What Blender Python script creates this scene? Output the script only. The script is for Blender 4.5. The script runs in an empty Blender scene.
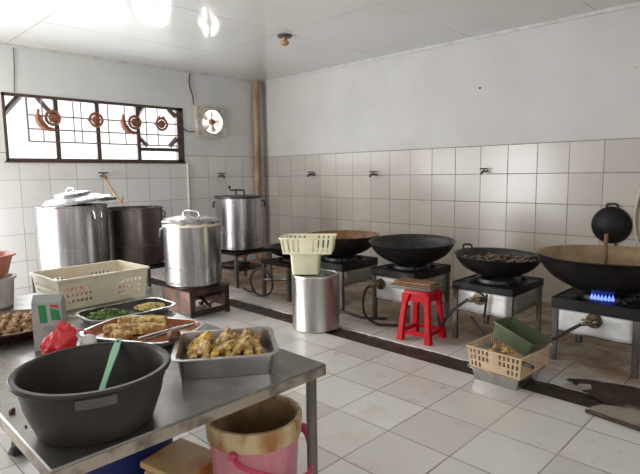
import bpy, bmesh, math, random
from mathutils import Vector, Matrix, noise
random.seed(7)
PI=math.pi
col=bpy.context.scene.collection
X0,Y0,ZC=-.124,.101,3.088          # left wall plane, back wall plane, ceiling
TW,TH,TZ=.343,.338,1.7918          # wall tile width, height, top of tiling

# ---------------------------------------------------------------- materials
def _nt(name):
    m=bpy.data.materials.new(name); m.use_nodes=True; nt=m.node_tree
    return m,nt,nt.nodes['Principled BSDF']
class G:
    def __init__(s,nt): s.nt=nt
    def n(s,t,**k):
        nd=s.nt.nodes.new(t)
        for a,b in k.items(): setattr(nd,a,b)
        return nd
    def l(s,a,b): s.nt.links.new(a,b)
    def val(s,inp,v):
        if hasattr(v,'is_output') or isinstance(v,bpy.types.NodeSocket): s.l(v,inp)
        else: inp.default_value=v
    def math(s,op,a,b=0.,c=0.):
        nd=s.n('ShaderNodeMath',operation=op); s.val(nd.inputs[0],a); s.val(nd.inputs[1],b); s.val(nd.inputs[2],c); return nd.outputs[0]
    def mix(s,f,a,b,mode='MIX'):
        nd=s.n('ShaderNodeMix',data_type='RGBA',blend_type=mode)
        s.val(nd.inputs[0],f); s.val(nd.inputs[6],a); s.val(nd.inputs[7],b); return nd.outputs[2]
    def noise(s,vec,scale,detail=3,rough=.55):
        nd=s.n('ShaderNodeTexNoise'); s.l(vec,nd.inputs['Vector']); nd.inputs['Scale'].default_value=scale
        nd.inputs['Detail'].default_value=detail; nd.inputs['Roughness'].default_value=rough; return nd.outputs['Fac']
    def ramp(s,f,lo,hi,a=0.,b=1.):
        nd=s.n('ShaderNodeMapRange'); s.l(f,nd.inputs[0]); nd.inputs[1].default_value=lo; nd.inputs[2].default_value=hi
        nd.inputs[3].default_value=a; nd.inputs[4].default_value=b; return nd.outputs[0]
def C4(c): return (c[0],c[1],c[2],1)
def mat(name,c,c2=None,rough=.5,metal=0.,scale=8.,lo=.4,hi=.65,stretch=(1,1,1),bump=0.,bscale=None,r2=None,spec=None,trans=0.,coat=0.,emit=None,es=0.,alpha=1.):
    m,nt,b=_nt(name); g=G(nt)
    tc=g.n('ShaderNodeTexCoord'); mp=g.n('ShaderNodeMapping'); g.l(tc.outputs['Object'],mp.inputs[0]); mp.inputs['Scale'].default_value=stretch
    f=g.ramp(g.noise(mp.outputs[0],scale,4),lo,hi)
    g.l(g.mix(f,C4(c),C4(c2 or tuple(x*.8 for x in c))),b.inputs['Base Color'])
    if r2 is None: b.inputs['Roughness'].default_value=rough
    else: g.l(g.ramp(f,0,1,rough,r2),b.inputs['Roughness'])
    b.inputs['Metallic'].default_value=metal
    if spec is not None: b.inputs['Specular IOR Level'].default_value=spec
    b.inputs['Transmission Weight'].default_value=trans; b.inputs['Coat Weight'].default_value=coat; b.inputs['Alpha'].default_value=alpha
    if bump:
        bn=g.n('ShaderNodeBump'); bn.inputs['Strength'].default_value=bump; bn.inputs['Distance'].default_value=.01
        g.l(g.noise(mp.outputs[0],bscale or scale*2,3),bn.inputs['Height']); g.l(bn.outputs[0],b.inputs['Normal'])
    if emit: b.inputs['Emission Color'].default_value=C4(emit); b.inputs['Emission Strength'].default_value=es
    return m

def tile_mat(name,axes,off,bw,bh,c1,c2,grout,plaster=None,rough=.25,msize=.004,stain=None):
    """square ceramic tiles in world coordinates; plaster above TZ"""
    m,nt,b=_nt(name); g=G(nt)
    geo=g.n('ShaderNodeNewGeometry'); sp=g.n('ShaderNodeSeparateXYZ'); g.l(geo.outputs['Position'],sp.inputs[0])
    cb=g.n('ShaderNodeCombineXYZ')
    g.l(g.math('SUBTRACT',sp.outputs[axes[0]],off[0]-100*bw),cb.inputs[0]); g.l(g.math('SUBTRACT',sp.outputs[axes[1]],off[1]-100*bh),cb.inputs[1])
    br=g.n('ShaderNodeTexBrick',offset=0.,squash=1.)
    g.l(cb.outputs[0],br.inputs['Vector'])
    for k,v in (('Scale',1.),('Mortar Size',msize),('Mortar Smooth',.2),('Bias',0.),('Brick Width',bw),('Row Height',bh)): br.inputs[k].default_value=v
    br.inputs['Color1'].default_value=C4(c1); br.inputs['Color2'].default_value=C4(c2); br.inputs['Mortar'].default_value=C4(grout)
    # grout is only dark in places
    gn=g.ramp(g.noise(geo.outputs['Position'],1.3,2),.35,.7)
    tilec=g.mix(g.math('MULTIPLY',br.outputs['Fac'],g.math('MULTIPLY_ADD',gn,-.55,.55)),br.outputs['Color'],C4(tuple(x*.8 for x in c1)))
    dirt=g.ramp(g.noise(geo.outputs['Position'],2.2,6,.7),.56,.8,0,.55)
    tilec=g.mix(dirt,tilec,C4((c1[0]*.74,c1[1]*.66,c1[2]*.52)))
    if stain: tilec=stain(g,geo,sp,tilec)
    rg=g.math('MULTIPLY_ADD',br.outputs['Fac'],.5,rough)
    if stain and not plaster: rg=g.math('MULTIPLY_ADD',g.ramp(sp.outputs[1],-2.3,-1.7,0.,1.),.35,rg)
    if plaster:
        pf=g.ramp(g.noise(geo.outputs['Position'],1.1,5,.6),.35,.7)
        pc=g.mix(pf,C4(plaster[0]),C4(plaster[1]))
        spots=g.ramp(g.noise(geo.outputs['Position'],9,2,.4),.76,.8,0,.5)
        pc=g.mix(spots,pc,C4(plaster[2]))
        up=g.math('GREATER_THAN',sp.outputs[2],TZ)
        ln=g.math('LESS_THAN',g.math('ABSOLUTE',g.math('SUBTRACT',sp.outputs[2],TZ)),.005)
        cc=g.mix(up,tilec,pc); cc=g.mix(g.math('MULTIPLY',ln,.7),cc,C4((.16,.13,.11)))
        rg=g.mix(up,rg,(.6,.6,.6,1))
        g.l(cc,b.inputs['Base Color'])
    else: g.l(tilec,b.inputs['Base Color'])
    g.l(rg,b.inputs['Roughness'])
    bn=g.n('ShaderNodeBump'); bn.inputs['Strength'].default_value=.25; bn.inputs['Distance'].default_value=.004
    g.l(g.math('ADD',g.math('MULTIPLY',br.outputs['Fac'],-1.),g.math('MULTIPLY',g.noise(geo.outputs['Position'],3,2),.6)),bn.inputs['Height']); g.l(bn.outputs[0],b.inputs['Normal'])
    return m
PLR=((.60,.585,.555),(.53,.515,.49),(.30,.28,.26))  # back wall: same paint as PL, colour darkened for its weaker light
PL=((.66,.66,.635),(.58,.58,.56),(.40,.38,.36))
def wstain(g,geo,sp,c):   # greasy brown film low down behind the stoves
    n=g.noise(geo.outputs['Position'],2.4,5,.65)
    f=g.math('MULTIPLY',g.ramp(sp.outputs[2],1.5,.1,0.,1.),g.ramp(n,.42,.75,0,.75))
    return g.mix(f,c,C4((.42,.33,.22)))
M={}
M['wallR']=tile_mat('back_wall_tile',(0,2),(X0+1.0068*1.715,TZ),TW,TH,(.56,.51,.46),(.47,.43,.39),(.12,.085,.06),PLR,.22,.0045,wstain)
M['wallL']=tile_mat('left_wall_tile',(1,2),(Y0-.2811*1.715,TZ),TW,TH,(.68,.67,.65),(.62,.60,.58),(.20,.16,.14),PL,.22,.0035)
def fstain(g,geo,sp,c):
    n=g.noise(geo.outputs['Position'],3.1,6,.7)
    near=g.ramp(sp.outputs[1],-2.15,-1.7,0.1,1.)
    f=g.math('MULTIPLY',near,g.ramp(n,.30,.58,.40,.97))
    c=g.mix(f,c,C4((.22,.118,.042)))
    n2=g.noise(geo.outputs['Position'],7.,4,.7)
    f2=g.math('MULTIPLY',g.ramp(sp.outputs[1],-3.6,-2.4,0.,1.),g.ramp(n2,.60,.70,0,.6))
    c=g.mix(f2,c,C4((.40,.30,.19)))
    n3=g.noise(geo.outputs['Position'],16.,3,.6)
    return g.mix(g.ramp(n3,.72,.76,0,.7),c,C4((.2,.15,.1)))
M['floor']=tile_mat('floor_tile',(0,1),(4.5463,-2.7312),.4,.4,(.79,.76,.72),(.62,.585,.55),(.15,.10,.07),None,.2,.0045,fstain)
def ceil_mat():
    m,nt,b=_nt('ceiling_panel'); g=G(nt)
    geo=g.n('ShaderNodeNewGeometry'); sp=g.n('ShaderNodeSeparateXYZ'); g.l(geo.outputs['Position'],sp.inputs[0])
    def seam(ax,off,pitch,w):
        t=g.math('MODULO',g.math('ADD',g.math('SUBTRACT',sp.outputs[ax],off),100*pitch+pitch/2),pitch)
        return g.math('LESS_THAN',g.math('ABSOLUTE',g.math('SUBTRACT',t,pitch/2)),w)
    s=g.math('MAXIMUM',seam(0,1.10,1.38,.004),seam(1,-3.84,2.13,.004))
    s2=g.math('MULTIPLY',s,g.ramp(g.noise(geo.outputs['Position'],.9,3,.6),.42,.58,.12,1.))
    c=g.mix(g.ramp(g.noise(geo.outputs['Position'],.8,4),.35,.7),C4((.70,.70,.68)),C4((.63,.625,.60)))
    g.l(g.mix(s2,c,C4((.13,.09,.06))),b.inputs['Base Color'])
    b.inputs['Roughness'].default_value=.42; b.inputs['Coat Weight'].default_value=.75; b.inputs['Coat Roughness'].default_value=.09
    bn=g.n('ShaderNodeBump'); bn.inputs['Strength'].default_value=.35; bn.inputs['Distance'].default_value=.02
    g.l(g.noise(geo.outputs['Position'],1.6,2),bn.inputs['Height']); g.l(bn.outputs[0],b.inputs['Normal']); g.l(bn.outputs[0],b.inputs['Coat Normal'])
    return m
M['ceiling']=ceil_mat()
M['trim']=mat('cornice_paint',(.62,.62,.60),(.5,.49,.46),.5)
M['trench']=mat('wet_dirt',(.028,.016,.010),(.06,.034,.020),.45,scale=12,bump=.6,r2=.8)
M['iron']=mat('cast_iron',(.014,.013,.013),(.03,.027,.025),.42,.0,scale=14,bump=.25,bscale=40)
M['wokdark']=mat('seasoned_wok',(.007,.006,.006),(.014,.012,.011),.5,.0,scale=10,bump=.15,spec=.25)
M['woksteel']=mat('worn_wok_inside',(.030,.028,.028),(.06,.055,.052),.42,.3,scale=6)
M['wokrust']=mat('rusty_wok_inside',(.30,.13,.06),(.16,.075,.04),.5,.1,scale=8)
M['woktan']=mat('greasy_tan_wok_inside',(.36,.25,.14),(.22,.14,.07),.42,.1,scale=5)
M['slab']=mat('greasy_black_top',(.006,.005,.005),(.014,.011,.010),.5,scale=9,bump=.5,r2=.75,spec=.3)
M['steel']=mat('stainless_steel',(.62,.61,.60),(.44,.42,.40),.26,1.,scale=5,stretch=(1,1,.15),r2=.36)
M['potsteel']=mat('polished_pot_steel',(.47,.46,.47),(.26,.245,.245),.27,1.,scale=5,stretch=(3,3,.2),bump=.15,bscale=4,r2=.32)
M['darkpot']=mat('smoky_pot_steel',(.20,.17,.16),(.10,.08,.075),.30,1.,scale=4,stretch=(1,1,.5),r2=.45)
M['rimdark']=mat('burnt_rim',(.05,.045,.04),(.09,.08,.07),.4,.6)
M['legsteel']=mat('dull_steel_leg',(.20,.185,.17),(.09,.07,.06),.45,.6,scale=10,stretch=(1,1,.3))
M['panel']=mat('galvanised_panel',(.80,.80,.80),(.62,.60,.57),.35,.15,scale=6,bump=.3,bscale=9,r2=.5)
M['panelgreen']=mat('side_panel',(.33,.34,.30),(.24,.23,.18),.4,.4,scale=5)
M['rust']=mat('rusty_sheet',(.08,.042,.03),(.035,.022,.018),.5,.5,scale=9,bump=.3)
M['rustred']=mat('copper_brown_sheet',(.20,.105,.075),(.07,.042,.034),.34,.6,scale=6,bump=.2)
M['brass']=mat('tarnished_brass',(.20,.145,.09),(.08,.06,.04),.4,.7,scale=30)
M['hose']=mat('black_rubber',(.012,.012,.012),(.02,.02,.02),.5)
M['red']=mat('red_plastic',(.58,.004,.014),(.46,.003,.010),.38,spec=.3)
M['redbag']=mat('red_plastic_film',(.80,.03,.04),(.62,.02,.03),.25,spec=.6,coat=.3)
M['pink']=mat('pink_plastic',(.66,.27,.31),(.55,.20,.25),.38,scale=5,stretch=(3,3,.4))
M['pinkhandle']=mat('crimson_plastic',(.58,.05,.12),(.48,.04,.09),.35)
M['creamdirty']=mat('stained_cream_plastic',(.58,.45,.24),(.34,.15,.045),.45,scale=9,lo=.42,hi=.60,stretch=(1,1,.45))
M['insidebrown']=mat('residue_brown',(.20,.11,.05),(.38,.25,.11),.5,scale=7)
M['cream']=mat('cream_plastic',(.74,.68,.52),(.66,.59,.42),.4,scale=6)
M['yellowcream']=mat('pale_yellow_plastic',(.84,.80,.60),(.76,.71,.50),.38,scale=6)
M['paleyellow']=mat('translucent_yellow_plastic',(.74,.73,.52),(.66,.65,.44),.3,scale=6)
M['peach']=mat('beige_plastic',(.66,.50,.34),(.54,.38,.23),.42,scale=6)
M['olive']=mat('olive_plastic',(.10,.125,.065),(.07,.085,.045),.35,scale=5)
M['basin']=mat('grey_brown_plastic',(.034,.027,.022),(.027,.021,.018),.5,scale=4,spec=.3)
M['basintab']=mat('scuffed_plastic',(.075,.063,.052),(.06,.05,.042),.5)
M['mint']=mat('mint_plastic',(.30,.58,.38),(.26,.52,.33),.35)
M['table']=mat('table_steel',(.34,.325,.305),(.18,.165,.15),.22,.85,scale=5,bump=.05,bscale=4,r2=.42,lo=.3,hi=.75)
M['tableedge']=mat('worn_table_edge',(.40,.34,.28),(.13,.10,.08),.4,.6,scale=9,lo=.48,hi=.66)
M['trayred']=mat('oily_brown_tray',(.40,.15,.075),(.30,.10,.045),.25,.2,scale=6)
M['traydark']=mat('dark_red_tray',(.11,.035,.028),(.07,.025,.02),.35,scale=6)
M['cake']=mat('fried_cake',(.70,.53,.20),(.34,.16,.04),.65,scale=30,lo=.42,hi=.53,bump=.7,bscale=50)
M['cakey']=mat('yellow_cake',(.90,.60,.10),(.55,.28,.04),.6,scale=25,bump=.6,bscale=50)
M['crust']=mat('dark_crust',(.10,.035,.015),(.17,.07,.03),.5,scale=20,bump=.5)
M['nut']=mat('fried_nugget',(.55,.36,.19),(.36,.19,.09),.6,scale=35,bump=.6,bscale=60)
M['leaf']=mat('cooked_leaf',(.07,.17,.025),(.16,.28,.06),.4,scale=20)
M['stalk']=mat('pale_stalk',(.45,.52,.20),(.32,.42,.12),.4,scale=20)
M['corn']=mat('yellow_mince',(.72,.56,.22),(.58,.42,.13),.6,scale=40,bump=.5)
M['carton']=mat('grey_white_carton',(.38,.38,.36),(.30,.30,.29),.5)
M['green']=mat('green_print',(.015,.22,.07),(.01,.18,.05),.45)
M['redprint']=mat('red_print',(.45,.06,.05),(.30,.04,.03),.45)
M['greyprint']=mat('grey_print',(.22,.21,.24),(.3,.28,.3),.45)
M['white']=mat('white_plastic',(.72,.70,.66),(.62,.6,.56),.35)
M['clear']=mat('cloudy_container',(.60,.57,.55),(.36,.29,.26),.3,scale=7,stretch=(1,1,.6))
M['pinkbowl']=mat('salmon_plastic',(.62,.22,.15),(.50,.15,.10),.35)
M['blue']=mat('blue_plastic',(.012,.025,.14),(.01,.018,.10),.4)
M['board']=mat('oil_stained_cream_board',(.58,.40,.18),(.50,.17,.025),.5,scale=5,lo=.42,hi=.62)
M['wood']=mat('brown_wood',(.20,.10,.045),(.12,.06,.03),.5,scale=14,stretch=(3,3,.3))
M['card']=mat('brown_cardboard',(.26,.13,.065),(.36,.21,.11),.6,scale=12)
M['greytray']=mat('dull_grey_tray',(.36,.35,.32),(.26,.24,.21),.35,.5)
M['winframe']=mat('dark_brown_frame',(.075,.045,.035),(.05,.03,.025),.5,scale=20)
M['winbar']=mat('weathered_bar',(.20,.15,.13),(.12,.085,.07),.5,scale=20)
M['rosette']=mat('rusty_orange_iron',(.27,.095,.04),(.15,.055,.03),.5,scale=25)
M['fanw']=mat('dirty_white_metal',(.60,.56,.50),(.38,.30,.24),.4,.2,scale=9)
M['fanb']=mat('silver_blade',(.6,.58,.56),(.4,.36,.33),.3,.7)
M['pipe']=mat('painted_brown_pipe',(.22,.125,.07),(.40,.29,.19),.5,scale=3,stretch=(2,2,.5),lo=.42,hi=.6)
M['palepipe']=mat('pale_pipe',(.60,.55,.47),(.5,.44,.36),.5)
M['wire']=mat('dark_wire',(.07,.06,.055),(.05,.04,.04),.5)
M['hosetan']=mat('tan_hose',(.42,.25,.11),(.32,.19,.08),.4)
M['hosepale']=mat('pale_yellow_hose',(.55,.49,.36),(.48,.42,.30),.4)
M['flame']=mat('blue_flame',(.05,.1,.8),(.05,.1,.8),.5,emit=(.10,.16,1.),es=2.2)
M['rustorange']=mat('rusty_orange_ring',(.50,.17,.08),(.34,.10,.05),.5,scale=20)  # plain rust-orange colour of the corner burner
M['broth']=mat('brown_broth',(.33,.21,.10),(.24,.14,.06),.15,scale=5,coat=.5)
M['stew']=mat('dark_stew_pieces',(.045,.026,.015),(.17,.10,.055),.22,scale=30,bump=.4)
M['plate']=mat('lid_sheet',(.36,.32,.25),(.09,.055,.03),.45,.2,scale=4,lo=.50,hi=.58)
M['tilepiece']=mat('broken_tile_piece',(.50,.46,.40),(.36,.3,.24),.4)
M['black']=mat('black_cloth',(.02,.02,.02),(.03,.03,.03),.8)

# ---------------------------------------------------------------- mesh helpers
def B(): return bmesh.new()
def obj(name,bm,m,parent=None,smooth=True,bevel=0.,loc=None,rot=None,solid=0.,sub=0,ang=40):
    me=bpy.data.meshes.new(name)
    bmesh.ops.recalc_face_normals(bm,faces=bm.faces)
    bm.to_mesh(me); bm.free()
    for x in (m if isinstance(m,(list,tuple)) else [m]): me.materials.append(M[x])
    if smooth:
        for p in me.polygons: p.use_smooth=True
        me.set_sharp_from_angle(angle=math.radians(ang))
    o=bpy.data.objects.new(name,me); col.objects.link(o)
    if parent: o.parent=parent
    if loc: o.location=loc
    if rot: o.rotation_euler=rot
    if solid:
        s=o.modifiers.new('thickness','SOLIDIFY'); s.thickness=solid; s.offset=0
    if bevel:
        b=o.modifiers.new('edge','BEVEL'); b.width=bevel; b.segments=2; b.limit_method='ANGLE'
    if sub:
        s=o.modifiers.new('sub','SUBSURF'); s.levels=sub; s.render_levels=sub
    return o
def tag(o,label,cat,group=None,kind=None):
    o['label']=label; o['category']=cat
    if group: o['group']=group
    if kind: o['kind']=kind
    return o
def thing(name,label,cat,loc=(0,0,0),rz=0,group=None,rot=None):
    o=bpy.data.objects.new(name,None); col.objects.link(o); o.empty_display_size=.05
    o.location=loc; o.rotation_euler=rot or (0,0,rz)
    return tag(o,label,cat,group)
def struct(name,bm,m,parent=None,**k):
    o=obj(name,bm,m,parent,**k)
    if not parent: o['kind']='structure'
    return o
def box(bm,c,s,rz=0.,R=None,mi=0):
    v=[]
    Rm=R or Matrix.Rotation(rz,3,'Z')
    for i in (-.5,.5):
        for j in (-.5,.5):
            for k in (-.5,.5): v.append(bm.verts.new(Vector(c)+Rm@Vector((s[0]*i,s[1]*j,s[2]*k))))
    for f in ((0,1,3,2),(4,6,7,5),(0,4,5,1),(2,3,7,6),(0,2,6,4),(1,5,7,3)):
        fc=bm.faces.new([v[q] for q in f]); fc.material_index=mi
    return bm
def bb(bm,x0,x1,y0,y1,z0,z1,mi=0): return box(bm,((x0+x1)/2,(y0+y1)/2,(z0+z1)/2),(x1-x0,y1-y0,z1-z0),mi=mi)
def lathe(bm,prof,seg=48,c=(0,0,0),mi=None,squash=(1,1)):
    rings=[]
    for r,z in prof:
        if r<1e-6: rings.append([bm.verts.new((c[0],c[1],c[2]+z))])
        else: rings.append([bm.verts.new((c[0]+squash[0]*r*math.cos(2*PI*i/seg),c[1]+squash[1]*r*math.sin(2*PI*i/seg),c[2]+z)) for i in range(seg)])
    for k in range(len(rings)-1):
        a,b=rings[k],rings[k+1]; m=0 if mi is None else mi[k]
        for i in range(seg):
            j=(i+1)%seg
            if len(a)==1 and len(b)==1: continue
            if len(a)==1: f=bm.faces.new((a[0],b[j],b[i]))
            elif len(b)==1: f=bm.faces.new((a[i],a[j],b[0]))
            else: f=bm.faces.new((a[i],a[j],b[j],b[i]))
            f.material_index=m
    return bm
def spline(pts,n=6):
    P=[Vector(p) for p in pts]
    if len(P)<3: return P
    out=[]
    for i in range(len(P)-1):
        p0=P[max(i-1,0)];p1=P[i];p2=P[i+1];p3=P[min(i+2,len(P)-1)]
        for k in range(n):
            t=k/n; out.append(.5*((2*p1)+(p2-p0)*t+(2*p0-5*p1+4*p2-p3)*t*t+(3*p1-p0-3*p2+p3)*t**3))
    out.append(P[-1]); return out
def tube(bm,pts,r,seg=8,smooth=True,closed=False,flat=1.):
    P=spline(pts) if smooth else [Vector(p) for p in pts]
    n=len(P); rings=[]; up=Vector((0,0,1)); prev=None
    for i,p in enumerate(P):
        if closed: d=P[(i+1)%n]-P[i-1]
        else: d=P[min(i+1,n-1)]-P[max(i-1,0)]
        if d.length<1e-9: d=Vector((0,0,1))
        d.normalize()
        if prev is None:
            a=d.cross(up)
            if a.length<.1: a=d.cross(Vector((1,0,0)))
        else: a=prev-d*prev.dot(d)
        a.normalize(); prev=a; b=d.cross(a)
        rr=r[i*len(r)//n] if isinstance(r,(list,tuple)) else r
        rings.append([bm.verts.new(p+(a*math.cos(2*PI*k/seg)+b*math.sin(2*PI*k/seg)*flat)*rr) for k in range(seg)])
    m=n if closed else n-1
    for i in range(m):
        a,b=rings[i],rings[(i+1)%n]
        for k in range(seg): bm.faces.new((a[k],a[(k+1)%seg],b[(k+1)%seg],b[k]))
    if not closed: bm.faces.new(rings[0][::-1]); bm.faces.new(rings[-1])
    return bm
def circle(r,z=0,n=24,c=(0,0),ph=0): return [(c[0]+r*math.cos(2*PI*i/n+ph),c[1]+r*math.sin(2*PI*i/n+ph),z) for i in range(n)]
def rrect(lx,ly,r,n=6):
    p=[]
    for cx,cy,a in ((lx/2-r,ly/2-r,0),(-lx/2+r,ly/2-r,90),(-lx/2+r,-ly/2+r,180),(lx/2-r,-ly/2+r,270)):
        for k in range(n+1):
            t=math.radians(a+90*k/n); p.append((cx+r*math.cos(t),cy+r*math.sin(t)))
    return p
def loft(bm,levels,cap0=True,cap1=True,mi=None):
    """levels: list of (outline2d, z)"""
    rings=[[bm.verts.new((x,y,z)) for x,y in o] for o,z in levels]
    for q in range(len(rings)-1):
        a,b=rings[q],rings[q+1]; n=len(a)
        for k in range(n):
            f=bm.faces.new((a[k],a[(k+1)%n],b[(k+1)%n],b[k])); f.material_index=0 if mi is None else mi[q]
    if cap0: bm.faces.new(rings[0][::-1]).material_index=0 if mi is None else mi[0]
    if cap1: bm.faces.new(rings[-1]).material_index=0 if mi is None else mi[-1]
    return bm
def tray(bm,lx,ly,h,r,rim=.012,t=.002,slope=.012,mi_in=1):
    """a pressed pan: outside up, lip over, inside down"""
    R=rrect
    lv=[(R(lx-2*rim-2*slope,ly-2*rim-2*slope,max(r-slope,.004)),0),(R(lx-2*rim,ly-2*rim,r),h-.004),(R(lx,ly,r+rim),h-.004),(R(lx,ly,r+rim),h),
        (R(lx-2*rim-2*t,ly-2*rim-2*t,r),h),(R(lx-2*rim-2*slope-2*t,ly-2*rim-2*slope-2*t,max(r-slope,.004)),t)]
    return loft(bm,lv,mi=[0,0,0,0,mi_in])
def jitter(bm,amt,sc,seed=0):
    for v in bm.verts:
        n=noise.noise_vector(v.co*sc+Vector((seed*3.1,seed*1.7,seed))); v.co+=n*amt
    return bm
def blob(bm,c,s,seed=0,sub=2,amt=.25,rot=None):
    r=bmesh.ops.create_icosphere(bm,subdivisions=sub,radius=1)
    Rm=rot or Matrix.Rotation(seed*1.3,3,'Z')
    for v in r['verts']:
        n=noise.noise(v.co*1.6+Vector((seed*2.3,seed,0)))
        q=v.co*(1+amt*n); v.co=Vector(c)+Rm@Vector((q.x*s[0],q.y*s[1],q.z*s[2]))
    return bm
def holed_quad(bm,P,nu,nv,hole,mi=0):
    """grid over the quad P (4 corners: 00,10,11,01); cells where hole(i,j) are left out"""
    a,b,c,d=[Vector(p) for p in P]; vs={}
    def V(i,j):
        if (i,j) not in vs:
            u,v=i/nu,j/nv; vs[i,j]=bm.verts.new((a*(1-u)+b*u)*(1-v)+(d*(1-u)+c*u)*v)
        return vs[i,j]
    for i in range(nu):
        for j in range(nv):
            if not hole(i,j): bm.faces.new((V(i,j),V(i+1,j),V(i+1,j+1),V(i,j+1))).material_index=mi
    return bm
def basket(name,m,parent_or_tag,lx,ly,h,taper,nu,nv,hole,nuy=None,holey=None,holeb=None,rimw=.012,rimh=.012,loc=(0,0,0),rz=0,thick=.003,rimmat=None):
    label,cat=parent_or_tag
    t=thing(name,label,cat,loc,rz)
    bm=B(); k=taper
    b=[(-lx/2+k,-ly/2+k,0),(lx/2-k,-ly/2+k,0),(lx/2-k,ly/2-k,0),(-lx/2+k,ly/2-k,0)]
    T=[(-lx/2,-ly/2,h),(lx/2,-ly/2,h),(lx/2,ly/2,h),(-lx/2,ly/2,h)]
    for q in range(4):
        n=nu if q%2==0 else (nuy or nu); hf=hole if q%2==0 else (holey or hole)
        holed_quad(bm,(b[q],b[(q+1)%4],T[(q+1)%4],T[q]),n,nv,hf)
    holed_quad(bm,b,nu,nuy or nu,holeb or (lambda i,j:i%2==1 and j%2==1))
    bmesh.ops.remove_doubles(bm,verts=bm.verts,dist=1e-5)
    obj('basket_wall',bm,m,t,smooth=False,solid=thick)
    bm=B(); o=rrect(lx+2*rimw,ly+2*rimw,.02); i=rrect(lx-.004,ly-.004,.016)
    loft(bm,[(o,h-rimh),(o,h),(i,h),(i,h-rimh),(o,h-rimh)],False,False)
    obj('rim',bm,rimmat or m,t,smooth=True)
    return t

# ---------------------------------------------------------------- room
def wall(name,m,axis,p0,p1,a0,a1,z0,z1,holes):
    """box wall, axis 'x': plane of constant x between p0 and p1, running a0..a1 in y"""
    A=sorted({a0,a1,*[h[0] for h in holes],*[h[1] for h in holes]}); Z=sorted({z0,z1,*[h[2] for h in holes],*[h[3] for h in holes]})
    bm=B()
    for i in range(len(A)-1):
        for j in range(len(Z)-1):
            ca,cz=(A[i]+A[i+1])/2,(Z[j]+Z[j+1])/2
            if any(h[0]<ca<h[1] and h[2]<cz<h[3] for h in holes): continue
            if axis=='x': bb(bm,p0,p1,A[i],A[i+1],Z[j],Z[j+1])
            else: bb(bm,A[i],A[i+1],p0,p1,Z[j],Z[j+1])
    bmesh.ops.remove_doubles(bm,verts=bm.verts,dist=1e-5)
    fs={}
    for f in bm.faces:
        k=tuple(round(x,4) for x in f.calc_center_median()); fs.setdefault(k,[]).append(f)
    dead=[f for l in fs.values() if len(l)>1 for f in l]
    bmesh.ops.delete(bm,geom=dead,context='FACES_ONLY')
    return struct(name,bm,m,smooth=False)
WX,WY=9.2,-7.2
WIN=(-3.945,-1.49,1.69,2.51)
FAN=(-1.20,-.80,2.13,2.53)
DOOR=(-6.8,-5.15,0,2.3)
wall('wall_left','wallL','x',X0-.16,X0,WY,Y0,-.12,ZC,[WIN,FAN,DOOR])
wall('wall_back','wallR','y',Y0,Y0+.16,X0-.16,WX+.16,-.12,ZC,[])
WF=[(.25,2.2,0,2.35),(5.2,8.2,.9,2.6)]
wall('wall_front','wallR','y',WY-.16,WY,X0-.16,WX+.16,-.12,ZC,WF)
WR=[(-6.8,-3.4,.9,2.5)]
wall('wall_right','wallL','x',WX,WX+.16,WY,Y0,-.12,ZC,WR)
bm=B(); bb(bm,X0-.16,WX+.16,WY-.16,Y0+.16,ZC,ZC+.1); struct('ceiling',bm,'ceiling',smooth=False)
TF,TN=-2.19,-2.44
bm=B(); bb(bm,X0,WX,TF,Y0,-.12,0); bb(bm,X0,WX,WY,TN,-.12,0); bb(bm,X0,WX,TN,TF,-.12,-.07); struct('floor',bm,'floor',smooth=False)
# dirt lining the open drain channel in the floor
bm=B(); holed_quad(bm,((X0+.01,TN+.001,-.03),(WX-.01,TN+.001,-.03),(WX-.01,TF-.001,-.03),(X0+.01,TF-.001,-.03)),240,8,lambda i,j:False)
for v in bm.verts: v.co.z+= .018+.010*noise.noise(v.co*9)+.004*noise.noise(v.co*40)
tag(obj('drain_sludge',bm,'trench'),'dark brown wet dirt filling the open floor drain that runs along the stoves','dirt',kind='stuff')
# cornice strips
bm=B(); bb(bm,X0,WX,Y0-.02,Y0,ZC-.035,ZC); struct('trim_1',bm,'trim',smooth=False)
bm=B(); bb(bm,X0,X0+.02,WY,Y0-.02,ZC-.035,ZC); struct('trim_2',bm,'trim',smooth=False)

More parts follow.
